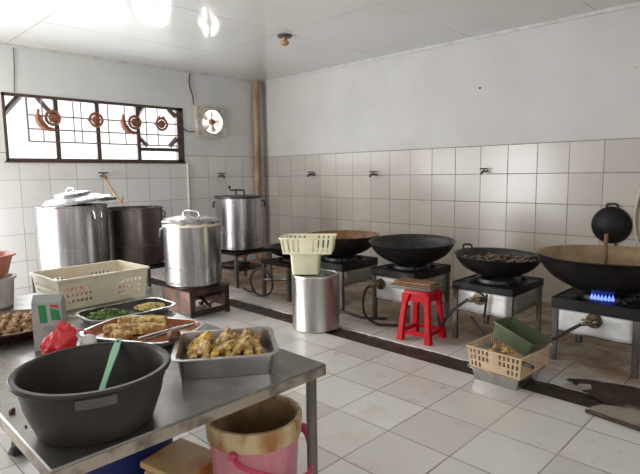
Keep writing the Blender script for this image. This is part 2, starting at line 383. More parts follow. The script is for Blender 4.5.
# window with grille
def window():
    t=bpy.data.objects.new('window_1',None); col.objects.link(t); t.location=(X0,0,0); t['kind']='structure'
    y0,y1,z0,z1=WIN; xx=-.03
    bm=B()
    for a,b_,c,d in ((y0,y1,z0,z0+.035),(y0,y1,z1-.04,z1),(y0,y0+.035,z0,z1),(y1-.11,y1,z0,z1)): bb(bm,xx-.04,xx+.04,a,b_,c,d)
    obj('window_frame',bm,'winframe',t,smooth=False,bevel=.004)
    muls=[-3.33,-2.80,-2.22]
    for y in muls:
        bm=B(); bb(bm,xx-.025,xx+.025,y-.028,y+.028,z0+.03,z1-.03); obj('mullion',bm,'winframe',t,smooth=False)
    # thin grille bars
    bm=B()
    for z in (1.935,2.09,2.26): tube(bm,[(xx+.035,y0+.28,z),(xx+.035,y1-.05,z)],.010,6,False)
    for y in (-3.67,-3.50,-3.12,-3.02,-2.66,-2.42,-2.10,-1.92): tube(bm,[(xx+.035,y,1.93),(xx+.035,y,z1-.02)],.009,6,False)
    tube(bm,[(xx+.035,y0+.27,1.93),(xx+.035,y0+.27,z1-.02)],.014,6,False)
    obj('grille_bars',bm,'winbar',t)
    # cut corners of the first and the last light
    bm=B()
    def diag(ya,za,yb,zb,w=.036): tube(bm,[(xx,ya,za),(xx,yb,zb)],w,4,False)
    diag(y0,2.24,y0+.22,z1-.01); diag(-3.55,z1-.01,-3.33,2.24,.03)
    ya,yb=-2.20,y1-.11
    diag(ya,2.05,ya+.12,1.93); diag(yb,2.05,yb-.12,1.93); diag(yb,2.38,yb-.12,z1-.02); diag(ya,2.38,ya+.08,z1-.02)
    bb(bm,xx-.03,xx+.03,ya-.02,y1-.05,1.85,1.90)
    obj('brace',bm,'winframe',t,smooth=False)
    for k,(y,z) in enumerate(((-3.38,2.24),(-2.83,2.25),(-2.28,2.25),(-1.86,2.25))):
        bm=B()
        # round boss with ring and a curved leaf
        n=20
        for r_,w in ((.085,.020),(.04,.016)):
            tube(bm,[(xx+.05,y+r_*math.cos(2*PI*i/n),z+r_*math.sin(2*PI*i/n)) for i in range(n)],w,6,False,True)
        blob(bm,(xx+.05,y,z),(.02,.06,.06),k,2,.1,Matrix.Identity(3))
        if k in (0,2):
            tube(bm,[(xx+.05,y-.17,z+.10),(xx+.05,y-.17,z-.03),(xx+.05,y-.09,z-.13),(xx+.05,y+.02,z-.15)],[.02,.045,.05,.045,.03,.02],6)
        else: tube(bm,[(xx+.05,y-.11,z-.02),(xx+.05,y-.06,z+.06),(xx+.05,y+.03,z+.10)],.016,6)
        if k==3:
            for s in (-1,1): tube(bm,[(xx+.05,y-.10*s,z-.03),(xx+.05,y-.03*s,z+.12)],.012,6)
        obj('rosette',bm,'rosette',t)
    bm=B(); bb(bm,-.001,.02,y0-.02,y1+.01,z0-.02,z0); obj('window_sill',bm,'winframe',t,smooth=False)
window()
def exhaust():
    y0,y1,z0,z1=-1.30,-.70,2.08,2.58; cy,cz=(y0+y1)/2,(z0+z1)/2
    t=thing('exhaust_fan','square off-white exhaust fan set in the left wall near the corner','exhaust fan',(X0,cy,cz))
    bm=B(); n=48; R_=.19; hx,hz=.27,.235
    def sq(a):
        c,s=math.cos(a),math.sin(a); k=min(hx/max(abs(c),1e-6),hz/max(abs(s),1e-6)); return c*k,s*k
    rings=[]
    for x,f in ((.0,0),(.07,0),(.075,1),(.0,1)):
        rings.append([bm.verts.new((x+.001,)+((sq(2*PI*i/n)) if f==0 else (R_*math.cos(2*PI*i/n),R_*math.sin(2*PI*i/n)))) for i in range(n)])
    for a,b_ in ((0,1),(1,2),(2,3)):
        for i in range(n): bm.faces.new((rings[a][i],rings[a][(i+1)%n],rings[b_][(i+1)%n],rings[b_][i]))
    obj('fan_housing',bm,'fanw',t,ang=25)
    bm=B(); tube(bm,[(.078,R_*math.cos(2*PI*i/32),R_*math.sin(2*PI*i/32)) for i in range(32)],.009,6,False,True)
    obj('ring',bm,'fanb',t)
    for a in (35,145,215,325):
        bm=B(); a=math.radians(a); tube(bm,[(.07,.06*math.cos(a)-0,.06*math.sin(a)),(.075,.20*math.cos(a),.20*math.sin(a))],.007,6,False); obj('bracket',bm,'fanw',t)
    bm=B(); lathe(bm,[(0,.0),(.05,.0),(.055,.03),(.04,.06),(0,.065)],24)
    bmesh.ops.rotate(bm,verts=bm.verts,cent=(0,0,0),matrix=Matrix.Rotation(PI/2,3,'Y')); bmesh.ops.translate(bm,verts=bm.verts,vec=(.03,0,0))
    mo=obj('motor',bm,'rosette',t)
    for k in range(5):
        bm=B(); a=2*PI*k/5; v=[]
        for r_ in (.045,.10,.165):
            for w in (-.5,0,.5):
                q=a+w*(.9-.2*r_/.165); v.append(bm.verts.new((.02+w*.03,r_*math.cos(q),r_*math.sin(q))))
        for i in range(2):
            for j in range(2): bm.faces.new((v[i*3+j],v[i*3+j+1],v[i*3+j+4],v[i*3+j+3]))
        obj('blade',bm,'fanb',mo,solid=.003)
exhaust()
# corner pipe, thin pipe, wires, taps
bm=B(); tube(bm,[(X0+.075,-.105,ZC-.001),(X0+.075,-.11,1.9),(X0+.075,-.12,.02)],.062,14)
tag(obj('drain_pipe',bm,'pipe'),'thick brown peeling vertical pipe in the room corner','pipe')
bm=B(); tube(bm,[(X0+.03,-.0,1.75),(X0+.03,-.0,.02)],.018,8,False); tag(obj('water_pipe',bm,'palepipe'),'thin pale pipe beside the thick corner pipe','pipe')
bm=B(); tube(bm,[(X0+.02,-1.455,1.68),(X0+.02,-1.46,.85),(X0+.02,-1.46,.001)],.014,8,False); tag(obj('conduit',bm,'white'),'thin white vertical conduit below the window right end','conduit')
bm=B(); tube(bm,[(X0+.012,-1.34,ZC-.04),(X0+.012,-1.36,2.9),(X0+.012,-1.31,2.72),(X0+.02,-1.30,2.58)],.008,6); tag(obj('power_cable',bm,'wire'),'dark cable hanging from the ceiling down to the exhaust fan','cable')
bm=B(); tube(bm,[(X0+.012,-1.30,2.17),(X0+.015,-1.4,2.16),(X0+.012,-1.50,2.21)],.008,6); tag(obj('fan_cable',bm,'wire'),'short dark cable from the exhaust fan to the window frame','cable')
bm=B(); tube(bm,[(X0+.012,-3.77,ZC-.04),(X0+.012,-3.78,2.8),(X0+.012,-3.80,2.52)],.005,6); tag(obj('window_cable',bm,'wire'),'thin grey cable running down to the window left end','cable')
def tap(x,y,z,rz,label,s=1.):
    t=thing('water_tap',label,'tap',(x,y,z),rz)
    bm=B(); tube(bm,[(0,0,0),(0,-.07*s,0),(0,-.10*s,-.005),(0,-.115*s,-.035)],.013*s,8); lathe(bm,[(0,-.004),(.024*s,-.004),(.024*s,.004),(0,.004)],16)
    obj('spout',bm,'brass',t)
    bm=B(); tube(bm,[(0,-.06*s,0),(0,-.06*s,.03*s)],.008*s,6,False); tube(bm,[(-.05*s,-.06*s,.034*s),(.05*s,-.06*s,.030*s)],.009*s,6,False); obj('tap_handle',bm,'brass',t)
tap(1.123,Y0,1.475,0,'small tarnished tap on the back wall, nearest the room corner',1.25)
tap(2.388,Y0,1.465,0,'small tarnished tap on the back wall, middle of the three',1.2)
tap(4.077,Y0,1.485,0,'small tarnished tap on the back wall, farthest right of the three',1.0)
tap(X0,-.864,1.471,-PI/2+PI,'small dark tap on the left wall below the exhaust fan',1.3)
tap(X0,-2.804,1.494,-PI/2+PI,'small dark tap on the left wall with a brown hose on it',1.3)
bm=B(); tube(bm,[(X0+.14,-2.80,1.45),(X0+.19,-2.78,1.36),(X0+.25,-2.72,1.22),(X0+.34,-2.70,1.13),(.32,-2.72,1.20)],.017,8)
tag(obj('tap_hose',bm,'hosetan'),'brown hose hanging from the left wall tap toward the dark pot','hose')
bm=B(); tube(bm,[(5.80,Y0-.02,1.45),(5.72,Y0-.02,1.25),(5.69,Y0-.02,1.0),(5.72,Y0-.02,.80),(5.80,Y0-.02,.60)],.013,8); tube(bm,[(5.80,Y0-.02,1.42),(5.78,Y0-.02,1.1),(5.79,Y0-.02,.6)],.010,8)
tag(obj('wall_hose',bm,'hosepale'),'pale yellow hose on the back wall at the picture right edge','hose')
bm=B(); blob(bm,(3.973,Y0-.004,2.481),(.014,.012,.014),1); tag(obj('nail',bm,'wire'),'dark nail high in the plaster of the back wall','nail')
def detector():
    t=thing('ceiling_lamp_holder','small lamp holder with a tan cap fixed to the ceiling','lamp holder',(2.40,-1.62,ZC))
    bm=B(); lathe(bm,[(0,-.0005),(.085,-.0005),(.085,-.018),(.03,-.024),(0,-.024)],24); obj('ceiling_plate',bm,'wire',t)
    bm=B(); lathe(bm,[(0,-.024),(.028,-.024),(.028,-.06),(.05,-.075),(.05,-.10),(.02,-.115),(0,-.118)],24); obj('lamp_cap',bm,'hosetan',t)
detector()

# ---------------------------------------------------------------- woks and stoves
def wok(x,y,zr,R_,d,inner,label,tilt=(0,0),handles=(),name='wok'):
    t=thing(name,label,'wok',(x,y,zr-d)); t.rotation_euler=(tilt[0],tilt[1],0)
    n=12; th=.005
    out=[]; inn=[]
    for i in range(n+1):
        u=i/n; r_=R_*math.sin(u*PI/2*.92)/math.sin(PI/2*.92); z=d*(1-math.cos(u*PI/2*.92))/(1-math.cos(PI/2*.92))
        r_=R_*u**.85 if False else r_
        out.append((r_,z)); inn.append((max(r_-th*.9,0) if i else 0,z+th*(1-u*.3)))
    prof=out+[(R_+.012,d+.004),(R_+.010,d+.010)]+inn[::-1]
    mi=[0]*(n+2)+[1]*(n+1)
    bm=B(); lathe(bm,prof,64,mi=mi); obj('bowl',bm,['wokdark',inner],t,ang=60)
    for a in handles:
        a=math.radians(a); c,s=math.cos(a),math.sin(a)
        def pt(rr,w,z): return (c*rr-s*w,s*rr+c*w,d+z)
        bm=B(); tube(bm,[pt(R_-.01,-.05,-.01),pt(R_+.012,-.05,.035),pt(R_+.02,0,.045),pt(R_+.012,.05,.035),pt(R_-.01,.05,-.01)],.010,8); obj('handle',bm,'iron',t)
    return t
def stove(x0,x1,y0,y1,zb,zt,label,panel='panel',side='panelgreen',valve=.4,hose=None,flame=False,lower=.24,trivet=.17,wx=None,frame_only=False):
    cx,cy=(x0+x1)/2,(y0+y1)/2
    t=thing('gas_stove',label,'gas stove',(cx,cy,0)); hx,hy=(x1-x0)/2,(y1-y0)/2
    bm=B(); o=rrect(2*hx,2*hy,.012)
    loft(bm,[(o,zb),(o,zt-.012),(rrect(2*hx-.01,2*hy-.01,.01),zt-.006)])
    # raised greasy lip
    loft(bm,[(o,zt-.012),(o,zt),(rrect(2*hx-.03,2*hy-.03,.01),zt),(rrect(2*hx-.03,2*hy-.03,.01),zt-.01)])
    obj('stove_top',bm,'slab',t)
    for sx in (-1,1):
        for sy in (-1,1):
            bm=B(); w=.042; px,py=sx*(hx-.03),sy*(hy-.03)
            # angle-iron leg
            box(bm,(px,py+sy*w/2-sy*.003,zb/2),(w,.005,zb)); box(bm,(px+sx*w/2-sx*.003,py,zb/2),(.005,w,zb))
            box(bm,(px,py,zb/2),(w*.72,w*.72,zb))
            obj('leg',bm,'legsteel',t,smooth=False)
    if not frame_only:
        bm=B(); holed_quad(bm,((-hx+.055,-hy+.018,lower),(hx-.055,-hy+.018,lower),(hx-.055,-hy+.018,zb),(-hx+.055,-hy+.018,zb)),16,6,lambda i,j:False)
        for v in bm.verts: v.co.y+=.006*noise.noise(v.co*7+Vector((x0,0,0))); v.co.z+= .008*noise.noise(v.co*11+Vector((x0,3,0))) if v.co.z<lower+.01 else 0
        obj('front_panel',bm,panel,t,solid=.003)
        for sx in (-1,1):
            bm=B(); holed_quad(bm,((sx*(hx-.018),-hy+.055,lower+.02),(sx*(hx-.018),hy-.055,lower+.02),(sx*(hx-.018),hy-.055,zb),(sx*(hx-.018),-hy+.055,zb)),6,3,lambda i,j:False); obj('side_panel',bm,side,t,solid=.003)
        bm=B(); box(bm,(0,hy-.03,lower+.01),(2*hx-.08,.02,.02)); obj('cross_bar',bm,'legsteel',t,smooth=False)
        bm=B(); box(bm,(0,-hy+.03,lower-.006),(2*hx-.08,.012,.012)); obj('cross_bar',bm,'legsteel',t,smooth=False)
        vx=-hx+valve*2*hx; vz=(lower+zb)/2+.035
        bm=B(); lathe(bm,[(0,0),(.058,0),(.052,.02),(0,.024)],20); bmesh.ops.rotate(bm,verts=bm.verts,cent=(0,0,0),matrix=Matrix.Rotation(PI/2,3,'X')); bmesh.ops.translate(bm,verts=bm.verts,vec=(vx,-hy+.014,vz))
        tube(bm,[(vx,-hy,vz),(vx,-hy-.06,vz-.005),(vx-.05,-hy-.075,vz-.015)],.015,8); tube(bm,[(vx+.005,-hy-.05,vz),(vx+.05,-hy-.06,vz+.012)],.011,8); tube(bm,[(vx-.075,-hy-.012,vz),(vx+.07,-hy-.03,vz+.004)],.009,8)
        vv=obj('valve',bm,'brass',t)
        bm=B(); blob(bm,(vx+.052,-hy-.062,vz+.012),(.018,.018,.026),1,2,.1); obj('valve_knob',bm,'iron',vv)
    # burner ring + trivet
    bm=B(); lathe(bm,[(trivet-.03,zt-.012),(trivet+.03,zt-.012),(trivet+.022,zt+.022),(trivet-.012,zt+.024),(trivet-.03,zt-.012)],32)
    for k in range(4):
        a=PI/4+k*PI/2; tube(bm,[(math.cos(a)*(trivet+.08),math.sin(a)*(trivet+.08),zt-.004),(math.cos(a)*trivet,math.sin(a)*trivet,zt+.02)],.014,6,False)
    obj('wok_ring',bm,'iron',t)
    if hose: bm=B(); tube(bm,[(p[0]-cx,p[1]-cy,p[2]) for p in hose],.013,8); obj('gas_hose',bm,'hose',t)
    return t
# right end stove (blue flame)
s1=stove(5.575,6.195,-1.74,-1.12,.42,.505,'stove under the huge tan wok at the right, a blue flame on top',valve=.50,lower=.245,
   hose=[(5.83,-1.815,.352),(5.76,-1.85,.30),(5.66,-1.90,.22),(5.55,-1.93,.13),(5.42,-1.9,.03),(5.36,-1.70,.02)])
bm=B()
for k in range(7):
    a=-PI/2+(k-2.2)*.12; r_=.20; c=(r_*math.cos(a),r_*math.sin(a),.505)
    lathe(bm,[(0,0),(.010,.006),(.012,.018),(.006,.035),(0,.05)],8,c)
obj('flame',bm,'flame',s1)
s3=stove(4.725,5.285,-1.775,-1.13,.458,.518,'steel gas stove under the two-eared wok full of stew',valve=.46,lower=.27,
   hose=[(4.93,-1.85,.40),(4.84,-1.89,.32),(4.76,-1.92,.22),(4.70,-1.90,.13),(4.65,-1.87,.14),(4.63,-1.85,.24),(4.66,-1.82,.33)])
bm=B(); tube(bm,[(.06,-.335,.45),(.05,-.34,.30),(.04,-.345,.25)],.011,8); tube(bm,[(-.1,-.30,.22),(.05,-.34,.08),(.13,-.40,.02),(.25,-.33,.014)],.012,8); obj('gas_hose',bm,'hose',s3)
s4=stove(3.80,4.33,-1.77,-1.11,.458,.53,'steel gas stove behind the red stool with a looping black hose',valve=.22,lower=.22,
   hose=[(3.86,-1.85,.36),(3.84,-1.90,.33),(3.83,-1.93,.20),(3.88,-1.95,.08),(4.0,-1.93,.02),(4.1,-1.88,.015),(4.2,-1.80,.015)])
bm=B(); lathe(bm,[(0,.11),(.06,.11),(.095,.16),(.10,.23),(.085,.24),(0,.20)],32); tube(bm,[(0,0,.20),(0,0,.46)],.02,8,False); obj('burner',bm,'iron',s4)
s5=stove(2.78,3.385,-1.75,-1.12,.43,.51,'steel gas stove behind the drum, farthest left with a side panel',valve=.3,lower=.24,
   hose=[(3.1,-1.80,.05),(3.3,-1.83,.015),(3.5,-1.80,.014),(3.75,-1.83,.014),(3.95,-1.7,.014)])
s6=stove(2.15,2.66,-1.87,-1.25,.405,.44,'low open black stove frame with a coiled hose on one leg',frame_only=True,
   hose=[(1.70,-1.80,.014),(1.9,-1.86,.014),(2.05,-1.92,.06),(2.02,-1.93,.2),(2.13,-1.93,.33),(2.28,-1.92,.35),(2.42,-1.92,.24),(2.40,-1.92,.10),(2.28,-1.92,.03),(2.12,-1.925,.03),(2.08,-1.94,.10)],trivet=.12)
bm=B(); tube(bm,[(-.24,-.29,.20),(.24,-.28,.26)],.018,4,False); obj('lower_bar',bm,'legsteel',s6,smooth=False)
bm=B(); tube(bm,[(-.24,.27,.20),(.24,.27,.20)],.016,4,False); obj('lower_bar',bm,'legsteel',s6,smooth=False)
wok(5.885,-1.42,.825,.515,.298,'woktan','huge black wok with a greasy tan inside at the right edge',(.0,0))
wok(4.985,-1.455,.738,.365,.19,'woksteel','black two-eared wok holding dark stew pieces',(0,.035),(163,-17))
wok(4.06,-1.43,.785,.425,.232,'woksteel','wide empty dark grey wok behind the red stool',(.04,.02))
wok(3.07,-1.40,.775,.43,.242,'wokrust','wide black wok with a rusty orange inside behind the pale crates')
wok(2.37,-1.56,.60,.29,.135,'woksteel','small dark wok on the low open stove frame')
# contents
bm=B(); lathe(bm,[(.0,0),(.38,.0),(0,-.01)],48); o=obj('broth',bm,'broth',loc=(5.885,-1.42,.70)); tag(o,'brown liquid and grease in the huge wok','broth',kind='stuff')
bm=B()
for k in range(90):
    a=random.random()*2*PI; r_=.29*math.sqrt(random.random()); blob(bm,(r_*math.cos(a),r_*math.sin(a),.004+.012*random.random()+.02*(1-r_/.29)),(.028,.02,.013),k,1,.5)
lathe(bm,[(0,0),(.29,0),(.30,.004),(0,.006)],32)
tag(obj('stew',bm,'stew',loc=(4.985,-1.455,.695)),'dark braised pieces heaped in the two-eared wok','stew',kind='stuff')
# wooden paddle in the big wok
t=thing('wooden_paddle','brown wooden paddle standing in the huge tan wok','paddle',(5.88,-1.50,.70)); t.rotation_euler=(.06,-.03,.5)
bm=B(); tube(bm,[(0,0,.0),(0,0,.3)],.014,8,False); obj('paddle_handle',bm,'wood',t)
bm=B(); loft(bm,[(rrect(.07,.012,.005),-.09),(rrect(.06,.014,.006),-.02),(rrect(.024,.02,.008),.02)]); obj('paddle_blade',bm,'wood',t)
# hanging wok on the wall
t=thing('hanging_wok','round black two-eared wok hanging upside down on the tiled wall','wok',(5.478,Y0-.002,.915)); t.rotation_euler=(PI/2,0,0)
bm=B(); lathe(bm,[(.190,.002),(.192,.010),(.17,.045),(.12,.078),(.06,.095),(0,.10)],48); obj('bowl',bm,'wokdark',t,ang=60)
for s in (-1,1):
    bm=B(); tube(bm,[(-.05,s*.175,.012),(-.045,s*.215,.016),(0,s*.222,.018),(.045,s*.215,.016),(.05,s*.175,.012)],.011,8); obj('handle',bm,'iron',t)
# ---------------------------------------------------------------- pots
def pot(x,y,z,R_,h,m,label,lid=None,band=.30,rz=0,handles=True,rim='potsteel',name='stock_pot'):
    t=thing(name,label,'pot',(x,y,z),rz)
    th=.004; zb=h*band
    prof=[(0,0),(R_-.03,0),(R_-.008,.012),(R_,.04),(R_,zb-.004),(R_+.003,zb),(R_,zb+.004),(R_,h-.02),(R_+.010,h-.012),(R_+.010,h),(R_-th,h),(R_-th,.01),(0,.008)]
    bm=B(); lathe(bm,prof,64); obj('pot_body',bm,m,t,ang=12)
    if handles:
        for a in handles if isinstance(handles,(list,tuple)) else (0,180):
            a=math.radians(a); c,s=math.cos(a),math.sin(a)
            def pt(rr,w,zz): return (c*rr-s*w,s*rr+c*w,zz)
            bm=B(); tube(bm,[pt(R_-.002,-.05,h-.05),pt(R_+.03,-.05,h-.07),pt(R_+.035,-.045,h-.14),pt(R_+.035,.045,h-.14),pt(R_+.03,.05,h-.07),pt(R_-.002,.05,h-.05)],.008,8,False); obj('handle',bm,rim,t)
    return t
# mid pot with lid on rusty burner box
pm=pot(2.215,-2.845,.335,.298,.655,'potsteel','shiny steel pot with a flat lid on the rusty burner box',handles=(-120,60))
bm=B(); lathe(bm,[(0,.655),(.312,.655),(.318,.668),(.312,.676),(.285,.680),(.27,.70),(.15,.722),(.06,.728),(0,.728)],64); ld=obj('lid',bm,'potsteel',pm,ang=35)
bm=B(); tube(bm,[(-.13,-.02,.722),(-.12,-.02,.765),(.0,-.02,.775),(.13,.0,.765),(.15,.0,.72)],.008,8); obj('lid_handle',bm,'steel',ld)
bm=B(); lathe(bm,[(.298,.62),(.306,.622),(.308,.654),(.298,.654)],64); jitter(bm,.003,20); obj('rim_band',bm,'cream',pm)
# burner box
t=thing('burner_box','rusty brown box burner on the floor under the lidded shiny pot','burner',(2.235,-2.845,0),.06)
bm=B(); H=.30
box(bm,(-.255,0,H/2+.03),(.006,.50,H-.06)); box(bm,(0,-.25,H/2+.03),(.51,.006,H-.06)); box(bm,(0,.25,H/2+.03),(.51,.006,H-.06)); obj('burner_panel',bm,'rustred',t,smooth=False)
bm=B()   # open right-hand face with stiles
box(bm,(.255,-.22,H/2+.03),(.01,.06,H-.06)); box(bm,(.255,.22,H/2+.03),(.01,.06,H-.06)); box(bm,(.255,0,H-.02),(.01,.5,.05)); box(bm,(.255,0,.06),(.01,.5,.06)); obj('front_frame',bm,'rust',t,smooth=False)
bm=B(); holed_quad(bm,((-.262,-.262,H),(.262,-.262,H),(.262,.262,H),(-.262,.262,H)),7,7,lambda i,j:2<=i<=4 and 2<=j<=4); obj('top_plate',bm,'rust',t,smooth=False,solid=.012)
bm=B(); lathe(bm,[(.05,0),(.10,0),(.11,.04),(.06,.06),(.05,0)],24,(0,0,.17)); tube(bm,[(.05,0,.19),(.18,-.02,.16),(.29,-.03,.12)],.018,8); tube(bm,[(.25,-.12,.10),(.27,.0,.15),(.265,.10,.17)],.012,8); obj('burner',bm,'rustred',t)
for sx in (-1,1):
    for sy in (-1,1): bm=B(); box(bm,(sx*.24,sy*.235,.018),(.04,.04,.036)); obj('foot',bm,'rust',t,smooth=False)
bm=B(); lathe(bm,[(.20,H+.006),(.24,H+.006),(.24,H+.034),(.20,H+.034),(.20,H+.006)],32); obj('pot_ring',bm,'rust',t)
# big lidded pot at left
def open_stand(x,y,w,d,h,label,rz=0,ring=.2,rustorange=False,m='rust',name='burner_stand'):
    t=thing(name,label,'stand',(x,y,0),rz)
    for sx in (-1,1):
        for sy in (-1,1): bm=B(); box(bm,(sx*(w/2-.02),sy*(d/2-.02),h/2),(.04,.04,h)); obj('leg',bm,'legsteel',t,smooth=False)
    bm=B(); holed_quad(bm,((-w/2,-d/2,h),(w/2,-d/2,h),(w/2,d/2,h),(-w/2,d/2,h)),7,7,lambda i,j:2<=i<=4 and 2<=j<=4); obj('top_plate',bm,'slab',t,smooth=False,solid=.03)
    bm=B(); lathe(bm,[(ring,h+.015),(ring+.04,h+.015),(ring+.04,h+.035),(ring,h+.035),(ring,h+.015)],32); obj('pot_ring',bm,m,t)
    bm=B(); lathe(bm,[(.0,0),(.10,0),(.11,.04),(.06,.06),(0,.05)],24,(0,0,h-.09)); obj('burner',bm,'rustorange' if rustorange else 'rust',t)
    return t
st=open_stand(.96,-3.62,.72,.72,.33,'black stand under the tall pot with the tilted lid',ring=.2)
pb=pot(.96,-3.62,.37,.38,.80,'potsteel','tallest steel pot on the left with a lid set askew',handles=(-160,20),band=.40)
bm=B(); lathe(bm,[(0,0),(.405,0),(.41,.012),(.40,.02),(.33,.03),(.28,.055),(.20,.065),(.19,.10),(.06,.12),(0,.122)],64)
ld=obj('lid',bm,'potsteel',pb,ang=35,loc=(0.01,0.02,.835),rot=(.13,-.05,.3))
bm=B(); tube(bm,[(-.06,0,.115),(-.05,0,.15),(.05,0,.15),(.06,0,.115)],.010,8); obj('lid_handle',bm,'steel',ld)
bm=B(); loft(bm,[(rrect(.22,.075,.035),0),(rrect(.24,.09,.04),.035)]); obj('scoop',bm,'steel',loc=(.79,-3.12,1.195),rot=(.1,-.1,.6))
o=bpy.data.objects['scoop']; tag(o,'flat steel scoop lying across the rim of the dark open pot','scoop')
# second dark open pot
open_stand(.87,-2.83,.62,.62,.36,'black stand with rear legs showing under the dark open pot',ring=.2)
pot(.87,-2.83,.40,.335,.70,'darkpot','smoky dark open pot between the two shiny lidded pots',band=.33,rim='rimdark',handles=(-100,80))
# corner pot
cs=open_stand(1.28,-1.52,.62,.62,.445,'grimy stand under the corner pot with an orange burner',ring=.17,rustorange=True)
bm=B(); box(bm,(0,.0,.22),(.56,.5,.02)); box(bm,(0,-.1,.27),(.3,.3,.03),rz=.3); box(bm,(-.05,-.05,.245),(.5,.2,.02),rz=-.2); obj('lower_shelf',bm,'rust',cs,smooth=False)
pc=pot(1.28,-1.52,.485,.318,.70,'potsteel','straight steel pot standing in the far corner by the pipe',band=.33,rim='rimdark',handles=(-135,45))
bm=B(); lathe(bm,[(.30,.69),(.332,.69),(.336,.705),(.332,.715),(.29,.70),(.0,.695),(0,.69),(.30,.69)],64); ld=obj('lid',bm,'rimdark',pc)
bm=B(); tube(bm,[(-.02,-.03,.69),(-.02,-.03,.80)],.013,8,False); tube(bm,[(-.10,-.08,.825),(-.09,-.07,.79),(-.02,-.03,.795),(.07,.04,.79),(.07,.04,.69)],.014,8,False); blob(bm,(-.10,-.08,.835),(.022,.022,.022),2,2,.1); obj('lid_handle',bm,'rimdark',ld)
# ---------------------------------------------------------------- steel drum with two crates
t=thing('steel_drum','upturned dented steel drum straddling the floor drain','drum',(3.585,-2.35,0))
bm=B(); R_=.232
lathe(bm,[(0,.001),(R_-.01,.001),(R_,.012),(R_,.02),(R_-.003,.03),(R_-.003,.50),(R_,.515),(R_-.004,.53),(R_-.02,.532),(R_-.028,.522),(0,.520)],64)
for v in bm.verts:
    r_=math.hypot(v.co.x,v.co.y)
    if r_>.1: k=1+.012*noise.noise(Vector((v.co.x*6,v.co.y*6,v.co.z*5))); v.co.x*=k; v.co.y*=k
obj('drum_body',bm,'steel',t)
TL=(-.30) # yaw of the small boxes
t=thing('plastic_tub','pale yellow square tub standing on the steel drum','tub',(3.505,-2.395,.533),.70)
bm=B(); lv=[(rrect(.26,.20,.03),0),(rrect(.285,.215,.03),.19),(rrect(.302,.232,.035),.19),(rrect(.302,.232,.035),.205),(rrect(.278,.208,.03),.205),(rrect(.25,.19,.028),.006)]
loft(bm,lv); obj('tub_body',bm,'paleyellow',t)
tb=basket('yellow_crate','yellowcream',('pale yellow slotted crate stacked on top of the square tub','crate'),.50,.34,.155,.022,31,8,
  lambda i,j:i%3==1 and 1<=j<=6 and i not in (13,16), 23,lambda i,j:i%3==1 and 1<=j<=6,lambda i,j:i%3==1 and j%3==1,loc=(3.535,-2.385,.739),rz=.66,thick=.003)
# ---------------------------------------------------------------- red stool + tray on it
def stool():
    t=thing('plastic_stool','red plastic stool in front of the stoves','stool',(4.54,-1.965,0),.10)
    H=.455; a,b_=.112,.152
    bm=B(); loft(bm,[(rrect(.25,.25,.03),H-.03),(rrect(.245,.245,.03),H-.005),(rrect(.22,.22,.03),H)]); obj('seat',bm,'red',t)
    for sx in (-1,1):
        for sy in (-1,1):
            bm=B(); w0,w1=.030,.024
            def L(z,w): 
                k=z/(H-.02); c=b_+(a-b_)*k; cx,cy=sx*(c-w/2),sy*(c-w/2)
                return [(cx-w,cy-w),(cx+w,cy-w),(cx+w,cy+w),(cx-w,cy+w)],z
            loft(bm,[L(0,.030),L(.15,.024),L(.33,.024),L(H-.03,.040)]); obj('leg',bm,'red',t,smooth=False,bevel=.006)
    # apron arches and low rails
    bm=B()
    for s in (-1,1):
        for ax in (0,1):
            c=a+.003
            for z0,z1,k in ((H-.10,H-.02,.98),):
                q=[(-c,-1),(c,-1)]
                p=(0,s*(c-.006),(z0+z1)/2) if ax==0 else (s*(c-.006),0,(z0+z1)/2)
                box(bm,p,(2*c-.04,.006,z1-z0) if ax==0 else (.006,2*c-.04,z1-z0))
    obj('apron',bm,'red',t,smooth=False)
    bm=B()
    for s in (-1,1):
        c=b_-.022
        box(bm,(0,s*c,.075),(2*c-.02,.010,.035)); box(bm,(s*c,0,.075),(.010,2*c-.02,.035))
    obj('rail',bm,'red',t,smooth=False)
stool()
t=thing('shallow_tray','dull grey tray laid on the red stool','tray',(4.48,-1.975,.457),.18)
bm=B(); tray(bm,.42,.27,.028,.02,.012,.003,.01,0); obj('tray_body',bm,'greytray',t)
t2=thing('cardboard_sheet','flattened brown cardboard lying in the grey tray on the stool','cardboard',(4.49,-1.97,.4875),.14)
bm=B(); box(bm,(0,0,.004),(.36,.22,.008)); box(bm,(.0,.01,.016),(.34,.20,.006),rz=.04); box(bm,(-.01,-.01,.025),(.35,.18,.006),rz=-.03); obj('card_layers',bm,'card',t2,smooth=False)
bm=B(); box(bm,(0,-.02,.0295),(.30,.02,.003),rz=.02); obj('wood_strip',bm,'wood',t2,smooth=False)
# ---------------------------------------------------------------- floor crate group
t=thing('steel_pan','grey steel pan on the floor beneath the beige crate','pan',(5.50,-2.335,0),-.04)
bm=B(); tray(bm,.42,.44,.10,.03,.03,.002,.025,0); obj('pan_body',bm,'steel',t)
fc=basket('beige_crate','peach',('beige perforated crate of kitchen odds standing in front of the stove','crate'),.40,.44,.155,.015,25,10,
   lambda i,j:(i%2==1 and j in (1,2,4,5,7,8) and not 11<=i<=14 and not (j in (1,2) and i in (7,9,15,17))),27,lambda i,j:(i%2==1 and j in (1,2,4,5,7,8) and not 12<=i<=14),lambda i,j:i%2==1 and j%2==1,loc=(5.515,-2.335,.103),rz=-.05,thick=.0035)
t=thing('olive_tub','olive green rectangular tub tipped inside the beige crate','tub',(5.56,-2.31,.262)); t.rotation_euler=(-.10,.33,-.10)
bm=B(); lv=[(rrect(.28,.23,.02),0),(rrect(.32,.27,.025),.105),(rrect(.34,.29,.03),.105),(rrect(.34,.29,.03),.113),(rrect(.312,.262,.022),.113),(rrect(.272,.222,.018),.006)]
loft(bm,lv); obj('tub_body',bm,'olive',t)
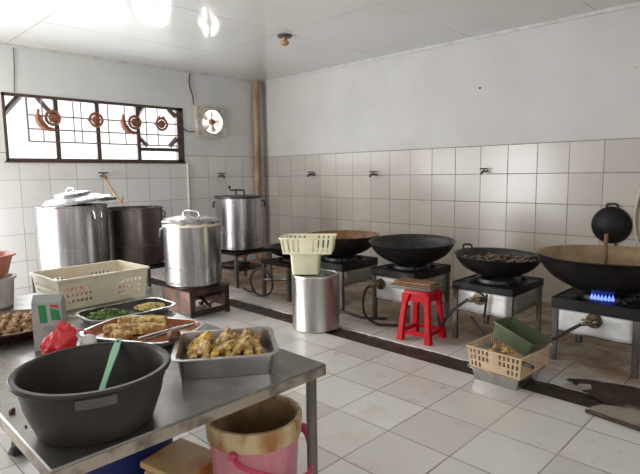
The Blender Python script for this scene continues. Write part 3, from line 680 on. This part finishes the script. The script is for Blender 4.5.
t=thing('metal_dustpan','grey scraper with a dark handle lying in the beige crate','scraper',(5.46,-2.45,.205)); t.rotation_euler=(.05,.1,-.35)
bm=B(); loft(bm,[([(-.13,-.09),(.06,-.03),(.06,.03),(-.13,.09)],0),([(-.13,-.09),(.06,-.03),(.06,.03),(-.13,.09)],.008)]); obj('blade',bm,'greytray',t,smooth=False)
bm=B(); tube(bm,[(.05,0,.01),(.16,-.0,.035),(.34,-.0,.05)],.012,8); obj('scraper_handle',bm,'hose',t)
for k in range(14):
    bm=B(); blob(bm,(0,0,0),(.02,.015,.012),k,2,.4); o=obj('food_scrap',bm,'cakey' if k%2 else 'nut',loc=(5.43+.16*random.random(),-2.49+.09*random.random(),.225+.02*random.random()))
    tag(o,'small orange food scrap in the beige crate','food scrap','orange food scraps in the beige crate')
# plate over drain at right, broken tile
t=thing('drain_cover','rust-edged flat cover lying over the drain at the right edge','drain cover',(6.55,-2.37,.004),-.12)
bm=B(); pts=[(-.42,-.22),(.6,-.22),(.6,.24),(-.10,.24),(-.14,.19),(-.20,.17),(-.22,.10),(-.30,.07),(-.31,.0),(-.40,-.06),(-.43,-.14)]
loft(bm,[(pts,.002),(pts,.016)]); obj('cover_sheet',bm,'plate',t,smooth=False)
bm=B(); tube(bm,[(-.43,-.215,.014),(.6,-.225,.014)],.012,6,False); obj('cover_edge',bm,'rust',t)
bm=B(); lathe(bm,[(0,.006),(.8,.005),(.97,.003),(1,0)],64)
for v in bm.verts:
    k=1+.25*noise.noise(v.co*2.2)+.10*noise.noise(v.co*7); v.co.x*=.50*k; v.co.y*=.19*k
tag(obj('wet_dirt',bm,'trench',loc=(6.33,-2.09,.0005)),'dark wet dirt spread over the tiles beside the drain cover','dirt',kind='stuff')
bm=B(); pts=[(-.09,-.05),(.02,-.07),(.08,-.02),(.07,.05),(.0,.03),(-.05,.05)]; loft(bm,[(pts,.001),(pts,.012)]); tag(obj('broken_tile',bm,'tilepiece',loc=(5.93,-2.14,0),rot=(0,0,.2),smooth=False),'broken pale tile fragment at the drain edge near the right stove','tile fragment')
bm=B(); blob(bm,(0,0,.008),(.05,.022,.008),4,2,.5); tag(obj('rag_scrap',bm,'black',loc=(5.90,-2.12,.012)),'dark scrap lying on the broken tile fragment','scrap')
# ---------------------------------------------------------------- table
TZt=.72; tx0,tx1,ty0,ty1=3.35,5.672,-5.412,-4.372
t=thing('steel_table','long worn stainless steel work table in the left foreground','table',((tx0+tx1)/2,(ty0+ty1)/2,0))
hx,hy=(tx1-tx0)/2,(ty1-ty0)/2
bm=B(); loft(bm,[(rrect(2*hx-.004,2*hy-.004,.006),TZt-.012),(rrect(2*hx,2*hy,.008),TZt-.006),(rrect(2*hx-.008,2*hy-.008,.006),TZt)]); obj('tabletop',bm,'table',t)
bm=B(); o=rrect(2*hx,2*hy,.008); i=rrect(2*hx-.006,2*hy-.006,.006); loft(bm,[(o,TZt-.008),(o,TZt-.045),(i,TZt-.045),(i,TZt-.012)],False,False); obj('table_edge',bm,'tableedge',t)
for sx in (-1,1):
    for sy in (-1,1): bm=B(); lathe(bm,[(0,.0),(.022,0),(.022,TZt-.014),(0,TZt-.014)],20,(sx*(hx-.045),sy*(hy-.045),0)); obj('leg',bm,'legsteel',t)
bm=B()
for sx in (-1,1): box(bm,(sx*(hx-.045),0,TZt-.03),(.03,2*hy-.09,.025))
box(bm,(0,0,TZt-.03),(2*hx-.1,.03,.02)); obj('under_rail',bm,'legsteel',t,smooth=False)
# basin
t=thing('plastic_basin','large round grey-brown basin at the near table corner','basin',(5.488,-5.215,TZt+.001))
bm=B(); lathe(bm,[(0,.0),(.155,.0),(.168,.008),(.198,.09),(.212,.165),(.226,.167),(.230,.175),(.226,.183),(.213,.183),(.206,.172),(.192,.09),(.160,.012),(0,.008)],72); obj('basin_body',bm,'basin',t,ang=60)
bm=B(); a0=math.radians(-20)
pts=[]; 
lv=[]
for z in (.155,.181):
    o=[(.212*math.cos(a0+q),.212*math.sin(a0+q)) for q in (-.24,-.12,0,.12,.24)]+[(.238*math.cos(a0+q),.243*math.sin(a0+q)) for q in (.22,.12,0,-.12,-.22)]
    lv.append((o,z-.012))
loft(bm,lv); obj('grip_tab',bm,'basintab',t,smooth=False,bevel=.002)
# green spoon
t=thing('mint_spoon','mint green flat spoon handle leaning inside the basin','spoon',(5.50,-5.205,.735))
bm=B(); A=Vector((0.04,-.055,0)); Bv=Vector((-.160,.140,.185)); d=(Bv-A)
pp=[A+d*k/6 for k in range(7)]
side=d.cross(Vector((0,0,1))).normalized(); nn=side.cross(d).normalized()
w=[.016,.013,.010,.009,.010,.013,.009]; vs=[]
for q,ww in zip(pp,w): vs.append([bm.verts.new(q+side*a*ww+nn*b_*.003) for a,b_ in ((-1,-1),(1,-1),(1,1),(-1,1))])
for i in range(6):
    for k in range(4): bm.faces.new((vs[i][k],vs[i][(k+1)%4],vs[i+1][(k+1)%4],vs[i+1][k]))
bm.faces.new(vs[0][::-1]); bm.faces.new(vs[-1]); obj('spoon_handle',bm,'mint',t,smooth=False,bevel=.0015)
bm=B(); lathe(bm,[(0,0),(.0045,0),(.0045,.001),(0,.001)],12); q=A+d*.955+nn*.0034; obj('hang_hole',bm,'basin',t,loc=q,rot=nn.to_track_quat('Z','Y').to_euler())
bm=B(); blob(bm,(0,0,0),(.035,.024,.006),3,2,.05); obj('spoon_bowl',bm,'mint',t,loc=A+Vector((.015,-.008,.004)))
# steam pan with cakes
pa=math.radians(55)
t=thing('steam_pan','deep rectangular steel pan of cake slices near the table corner','pan',(5.362,-4.640,TZt+.001),pa)
bm=B(); tray(bm,.405,.375,.085,.035,.016,.002,.015,0); obj('pan_body',bm,'steel',t)
Rz=Matrix.Rotation(pa,3,'Z')
n=0
labels=['thick yellow cake slice leaning in the deep steel pan']
rows=[(-.12,3),(-.08,3),(-.04,3),(.0,3),(.04,3),(.08,3),(.12,2),(-.09,2),(.0,2),(.07,2)]
for i,(lx0,nj) in enumerate(rows):
    for j in range(nj):
        hi=i>=7
        lx,ly=lx0+random.uniform(-.008,.008),(-.085+.085*j if nj==3 else -.055+.11*j)+random.uniform(-.012,.012)
        bm=B(); s=(random.uniform(.024,.032),random.uniform(.075,.10),random.uniform(.055,.07))
        lv=[(rrect(s[0],s[1],.005,2),-s[2]/2),(rrect(s[0],s[1],.005,2),-s[2]*.38),(rrect(s[0]*1.05,s[1]*1.05,.006,2),0),(rrect(s[0]*.95,s[1]*.9,.006,2),s[2]/2)]
        loft(bm,lv,mi=[1,0,0]); bmesh.ops.subdivide_edges(bm,edges=bm.edges,cuts=1); jitter(bm,.005,34,n)
        p=Vector((5.362,-4.640,TZt+(.082 if hi else .046)+.012*random.random()))+Rz@Vector((lx,ly,0))
        o=obj('cake_slice',bm,['cakey' if n%5==1 else 'cake','crust'],loc=p,rot=(random.uniform(-.3,.3),random.uniform(.2,.8)+(.4 if hi else 0),pa+random.uniform(-.5,.5)),ang=60)
        tag(o,'yellow-brown cake slice lying in the deep steel pan','cake','cake slices in the deep steel pan'); n+=1
bm=B(); blob(bm,(0,0,0),(.034,.027,.032),5,2,.4); tag(obj('fried_chunk',bm,'crust',loc=(5.155,-4.755,.815)),'dark brown fried chunk at the left end of the cake pan','fried food')
# oval oily tray with slabs
t=thing('oily_tray','reddish-brown oily steel tray holding long fried cake pieces','tray',(4.775,-4.70,TZt+.012),math.radians(27)); t.rotation_euler=(0,.0,math.radians(27))
bm=B(); tray(bm,.53,.385,.028,.10,.014,.002,.012,1); obj('tray_body',bm,['steel','trayred'],t)
bm=B(); box(bm,(0,0,-.006),(.3,.2,.012)); obj('tray_foot',bm,'steel',t,smooth=False)
Rz=Matrix.Rotation(math.radians(27),3,'Z')
for k,(lx,ly,L_,W_,H_,r_,lab) in enumerate(((-.06,.08,.24,.06,.05,.30,'rear long fried cake piece in the oily tray'),(.01,-.01,.21,.055,.045,.45,'middle long yellow cake piece in the oily tray'),(-.12,-.02,.14,.07,.03,.1,'ragged browned cake piece at the left of the oily tray'),(-.05,-.10,.10,.05,.028,-.2,'short cake crumb piece at the near side of the oily tray'))):
    bm=B(); lv=[(rrect(L_,W_,.012,3),0),(rrect(L_*1.02,W_*1.05,.012,3),H_*.5),(rrect(L_*.93,W_*.8,.012,3),H_)]
    loft(bm,lv); bmesh.ops.subdivide_edges(bm,edges=bm.edges,cuts=2,use_grid_fill=True); jitter(bm,.012,22,k)
    p=Vector((4.775,-4.70,TZt+.019))+Rz@Vector((lx,ly,0)); tag(obj('fried_cake',bm,'cake',loc=p,rot=(0,0,math.radians(27)+r_)),lab,'cake')
t=thing('tongs','steel tongs resting across the right end of the oily tray','tongs',(4.96,-4.67,TZt+.052)); t.rotation_euler=(0,-.05,math.radians(78))
for s in (-1,1):
    bm=B(); tube(bm,[(-.13,s*.028,-.006),(-.05,s*.022,.002),(.06,s*.014,.008),(.13,0,.010)],.008,8,flat=.4); obj('arm',bm,'steel' if s>0 else 'rimdark',t)
# rear tray with greens
t=thing('veg_tray','rounded steel tray holding greens and yellow mince','tray',(4.325,-4.57,TZt+.001),.02)
bm=B(); tray(bm,.30,.50,.03,.07,.014,.002,.012,1); obj('tray_body',bm,['steel','rimdark'],t)
bm=B()
for k in range(150):
    a=random.random()*2*PI; r_=math.sqrt(random.random()); x,y=.085*r_*math.cos(a),.10*r_*math.sin(a); z=.006+.035*(1-r_)+.01*random.random()
    L_=random.uniform(.02,.045); w_=random.uniform(.004,.011); th=random.random()*PI; Rm=Matrix.Rotation(th,3,'Z')@Matrix.Rotation(random.uniform(-.6,.6),3,'Y')
    P=[Vector((x,y,z))+Rm@Vector(q) for q in ((-L_/2,0,0),(0,-w_,.003),(L_/2,0,0),(0,w_,.003))]
    v=[bm.verts.new(q) for q in P]; f=bm.faces.new(v); f.material_index=1 if k%5==0 else 0
blob(bm,(0,0,.006),(.08,.09,.018),3,2,.2)
tag(obj('cooked_greens',bm,['leaf','stalk'],loc=(4.325,-4.68,TZt+.004),solid=.002),'heap of cooked chopped greens at the left of the rounded tray','greens',kind='stuff')
bm=B()
for k in range(170):
    a=random.random()*2*PI; r_=math.sqrt(random.random()); blob(bm,(.08*r_*math.cos(a),.085*r_*math.sin(a),.008+.022*(1-r_)),(.009,.007,.006),k,1,.3)
tag(obj('yellow_mince',bm,'corn',loc=(4.315,-4.43,TZt+.004)),'small heap of yellow mince at the right of the rounded tray','food',kind='stuff')
# cream basket
def lh(n): return lambda i,j:(j in (2,4,6) or (j==7 and False)) and ((3<=i<=13 and i%2==1) or (n-14<=i<=n-4 and (n-i)%2==0))
basket('cream_basket','cream',('large cream rectangular basket with perforated corners on the table','basket'),.40,.55,.185,.022,29,10,
   lambda i,j:j in (2,4,6) and i%2==1 and i>2 and i<26,41,lambda i,j:j in (2,4,6) and i%2==1 and (3<=i<=13 or 27<=i<=37),lambda i,j:i%3==1 and j%3==1,loc=(3.815,-4.555,TZt+.003),rz=.035,thick=.003,rimw=.014)
# contents of basket: a dark red cloth-like thing seen through holes
bm=B(); blob(bm,(0,0,.04),(.12,.19,.035),2,3,.35); tag(obj('red_package',bm,'redprint',loc=(3.83,-4.55,TZt+.012)),'dark red packet lying in the bottom of the cream basket','packet')
# round dark tray with nuggets
cx,cy=4.205,-5.135
t=thing('round_tray','round dark red tray full of fried nuggets behind the carton','tray',(cx,cy,TZt+.001))
bm=B(); lathe(bm,[(0,0),(.19,0),(.20,.004),(.248,.042),(.256,.044),(.256,.050),(.244,.050),(.197,.012),(0,.008)],56); obj('tray_body',bm,'traydark',t)
protos=[]
for k in range(5):
    bm=B(); blob(bm,(0,0,0),(.021,.016,.014),k+3,2,.55); o=obj('fried_nugget',bm,'nut'); protos.append(o); tag(o,'bite-sized golden fried nugget in the round dark red tray','nugget','fried nuggets in the round tray')
cnt=0; spots=[]
for ring,(rr,nr,zz) in enumerate(((.188,26,.026),(.148,21,.030),(.108,15,.034),(.068,10,.038),(.026,4,.040),(.15,15,.050),(.10,11,.056),(.05,6,.060))):
    for q in range(nr): spots.append((rr,2*PI*q/nr+ring*.4,zz))
for k,(rr,a,zz) in enumerate(spots):
    o=protos[k] if k<5 else protos[k%5].copy()
    if k>=5: col.objects.link(o)
    o.location=(cx+rr*math.cos(a)+random.uniform(-.008,.008),cy+rr*math.sin(a)+random.uniform(-.008,.008),TZt+zz+random.uniform(-.002,.004)); o.rotation_euler=(random.uniform(-1,1),random.uniform(-1,1),random.uniform(0,6))
# carton
t=thing('drink_carton','grey-white upright carton with two green blocks printed on it','carton',(4.635,-5.065,TZt+.001),.93)
bm=B(); W_,D_,H_=.125,.06,.245
loft(bm,[(rrect(W_,D_,.004,2),0),(rrect(W_,D_,.004,2),H_-.03),(rrect(W_*.99,.02,.004,2),H_-.008),(rrect(W_*.99,.006,.002,2),H_)]); obj('carton_body',bm,'carton',t,smooth=False)
f=-D_/2-.0006
for nm,pts,m in (('green_print',[(-.030,.125),(.002,.125),(-.002,.205),(-.034,.205)],'green'),('green_print',[(.018,.135),(.056,.135),(.052,.178),(.014,.192)],'green'),('red_print',[(.014,.196),(.052,.186),(.050,.205),(.014,.205)],'redprint')):
    bm=B(); a=[bm.verts.new((x,f,z)) for x,z in pts]; b_=[bm.verts.new((x,f-.0006,z)) for x,z in pts]; bm.faces.new(b_); bm.faces.new(a[::-1])
    for k in range(4): bm.faces.new((a[k],a[(k+1)%4],b_[(k+1)%4],b_[k]))
    obj(nm,bm,m,t,smooth=False)
bm=B(); tube(bm,[(.0+.022*math.cos(q/16*2*PI),f-.0005,.098+.010*math.sin(q/16*2*PI)) for q in range(16)],.0015,5,False,True); tube(bm,[(-.012,f-.0005,.102),(0,f-.0005,.094),(.012,f-.0005,.101)],.0015,5); obj('grey_emblem',bm,'greyprint',t)
# red bag and white roll
bm=B(); r=bmesh.ops.create_icosphere(bm,subdivisions=4,radius=1)
for v in bm.verts:
    p=v.co.copy(); n=noise.noise(p*2.2)*.35+abs(noise.noise(p*5))*.22
    p*=(1+n); top=max(p.z,0); v.co=Vector((p.x*.042*(1-.25*top),p.y*.068*(1-.35*top)+.02*p.z,.062+p.z*.068))
for v in bm.verts: v.co.z=max(v.co.z,.001)
t=thing('plastic_bag','crumpled red plastic bag in front of the carton','bag',(4.755,-5.065,TZt+.001),.15); obj('bag_body',bm,'redbag',t,ang=60)
bm=B(); tube(bm,[(-.02,.05,.075),(-.03,.09,.08),(-.01,.12,.072),(.01,.14,.06)],[.014,.010,.009,.008,.006,.004],6,flat=.4); obj('bag_tie',bm,'redbag',t)
bm=B(); blob(bm,(0,0,.036),(.032,.034,.036),9,3,.12); tag(obj('white_onion',bm,'white',loc=(4.79,-4.962,TZt+.001)),'small round white lump beside the red plastic bag','lump')
# stack at the far left of the table
t=thing('storage_container','cloudy plastic container at the far left of the table','container',(3.56,-5.07,TZt+.001))
bm=B(); lathe(bm,[(0,0),(.13,0),(.14,.01),(.15,.165),(.163,.167),(.163,.18),(.145,.18),(.135,.012),(0,.01)],40); obj('container_body',bm,'clear',t)
t=thing('salmon_bowl','salmon pink plastic bowl stacked on the cloudy container','bowl',(3.56,-5.07,TZt+.182))
bm=B(); lathe(bm,[(0,0),(.10,0),(.125,.02),(.152,.12),(.17,.123),(.17,.133),(.148,.133),(.12,.026),(0,.008)],40); obj('bowl_body',bm,'pinkbowl',t)
# crumbs on table
for k,(x,y,s) in enumerate(((5.26,-4.93,.007),(5.24,-4.90,.008),(5.30,-4.90,.006),(5.33,-4.95,.007),(5.22,-5.38,.012),(5.36,-5.38,.005),(5.16,-5.02,.006),(5.28,-4.87,.005))):
    bm=B(); blob(bm,(0,0,s*.6),(s,s*.8,s*.6),k,2,.4); tag(obj('crumb',bm,'crust',loc=(x,y,TZt)),'brown crumb fallen on the steel table','crumb','crumbs on the steel table')
# ---------------------------------------------------------------- under the table
t=thing('pink_bucket','tall pink bucket with a stained cream rim under the table corner','bucket',(5.425,-4.555,0))
bm=B(); BH=.50
lathe(bm,[(0,.001),(.150,.001),(.160,.01),(.186,BH-.075),(.170,BH-.075),(.150,.03),(0,.02)],56); obj('bucket_body',bm,'pink',t)
bm=B(); lathe(bm,[(.186,BH-.085),(.196,BH-.08),(.200,BH-.010),(.196,BH),(.182,BH),(.178,BH-.012),(.172,BH-.085),(.186,BH-.085)],56); obj('rim_band',bm,'creamdirty',t)
bm=B(); lathe(bm,[(.1765,BH-.02),(.167,BH-.09),(.142,.06),(0,.055)],56); obj('inner_liner',bm,'insidebrown',t)
bm=B(); hp=[]
for a,rr,dz in ((-62,.203,-.085),(-55,.225,-.10),(-40,.235,-.125),(-20,.24,-.155),(0,.245,-.19),(18,.245,-.215),(28,.245,-.215),(38,.235,-.17),(46,.222,-.12),(52,.203,-.085)):
    a=math.radians(a); hp.append((rr*math.cos(a),rr*math.sin(a),BH+dz))
tube(bm,hp,.0105,8)
for e in (hp[0],hp[-1]): blob(bm,e,(.02,.02,.02),1,2,.1)
obj('handle',bm,'pinkhandle',t)
t=thing('blue_bin','dark blue plastic bin under the table behind the stained board','bin',(4.76,-4.88,0),.05)
bm=B(); lv=[(rrect(.36,.42,.04),0),(rrect(.42,.48,.05),.52),(rrect(.45,.51,.06),.52),(rrect(.45,.51,.06),.54),(rrect(.41,.47,.05),.54),(rrect(.35,.41,.04),.01)]; loft(bm,lv); obj('bin_body',bm,'blue',t)
t=thing('foam_box','oil-stained cream box under the table between bin and bucket','box',(5.15,-4.74,0),.25)
bm=B(); box(bm,(0,0,.115),(.24,.22,.23)); obj('box_body',bm,'board',t,smooth=False,bevel=.01)
bm=B(); box(bm,(0,0,.252),(.26,.24,.03),R=Matrix.Rotation(.06,3,'Y')); obj('box_lid',bm,'board',t,smooth=False,bevel=.008)
bm=B(); blob(bm,(0,0,.03),(.09,.06,.03),2,3,.5); tag(obj('black_rag',bm,'black',loc=(4.02,-5.06,0)),'black rag on the bright floor beyond the table left side','rag')

# ---------------------------------------------------------------- light and camera
def area(name,loc,rot,sx,sy,e,c=(1,1,1)):
    L=bpy.data.lights.new(name,'AREA'); L.shape='RECTANGLE'; L.size=sx; L.size_y=sy; L.energy=e; L.color=c
    o=bpy.data.objects.new(name,L); col.objects.link(o); o.location=loc; o.rotation_euler=rot; return o
def face(d): return Vector(d).to_track_quat('-Z','Y').to_euler()
area('window_daylight',(X0-.45,-2.7,2.15),face((1,0,-.15)),3.4,1.5,115,(.95,.98,1))
area('fan_daylight',(X0-.30,-1.0,2.33),face((1,0,-.1)),.5,.5,14,(.95,.98,1))
area('door_daylight',(X0-.25,(DOOR[0]+DOOR[1])/2,1.2),face((1,0,0)),2.2,1.7,150,(.95,.98,1))
area('front_left_fill',(1.2,WY-.22,1.2),face((-.25,1,0)),1.9,2.2,150,(.96,.98,1))  # added light at an unseen opening, put there to brighten the left wall
area('front_fill_b',(6.7,WY-.10,1.75),face((0,1,-.05)),2.9,1.6,9,(1,.99,.96))  # added weak fill behind the camera, its window is invented
area('side_fill',(WX+.10,-5.3,1.7),face((-1,0,-.05)),3.7,1.5,6,(1,.98,.95))  # added fill from the unseen side wall, lights the back wall evenly
sc=bpy.context.scene
w=bpy.data.worlds.new('sky'); sc.world=w; w.use_nodes=True
bg=w.node_tree.nodes['Background']; bg.inputs[0].default_value=(.95,.98,1,1); bg.inputs[1].default_value=1.2
yaw,pit,rol,f=-.7778,-.1206,-.0134,517.05
fw=Vector((math.sin(yaw)*math.cos(pit),math.cos(yaw)*math.cos(pit),math.sin(pit)))
r=fw.cross(Vector((0,0,1))).normalized(); u=r.cross(fw)
r2=r*math.cos(rol)+u*math.sin(rol); u2=u*math.cos(rol)-r*math.sin(rol)
cam=bpy.data.cameras.new('camera'); co=bpy.data.objects.new('camera',cam); col.objects.link(co)
mw=Matrix((r2,u2,-fw)).transposed().to_4x4(); mw.translation=Vector((7.064,-5.814,1.4766)); co.matrix_world=mw
cam.sensor_width=36; cam.lens=f/640*36; cam.clip_start=.05
sc.camera=co
vs=sc.view_settings; vs.view_transform='Standard'; vs.look='None'; vs.gamma=1; vs.use_curve_mapping=False; vs.exposure=0.3
sc.cycles.use_denoising=True
sc.cycles.max_bounces=8; sc.cycles.diffuse_bounces=5; sc.cycles.glossy_bounces=4; sc.cycles.sample_clamp_indirect=6
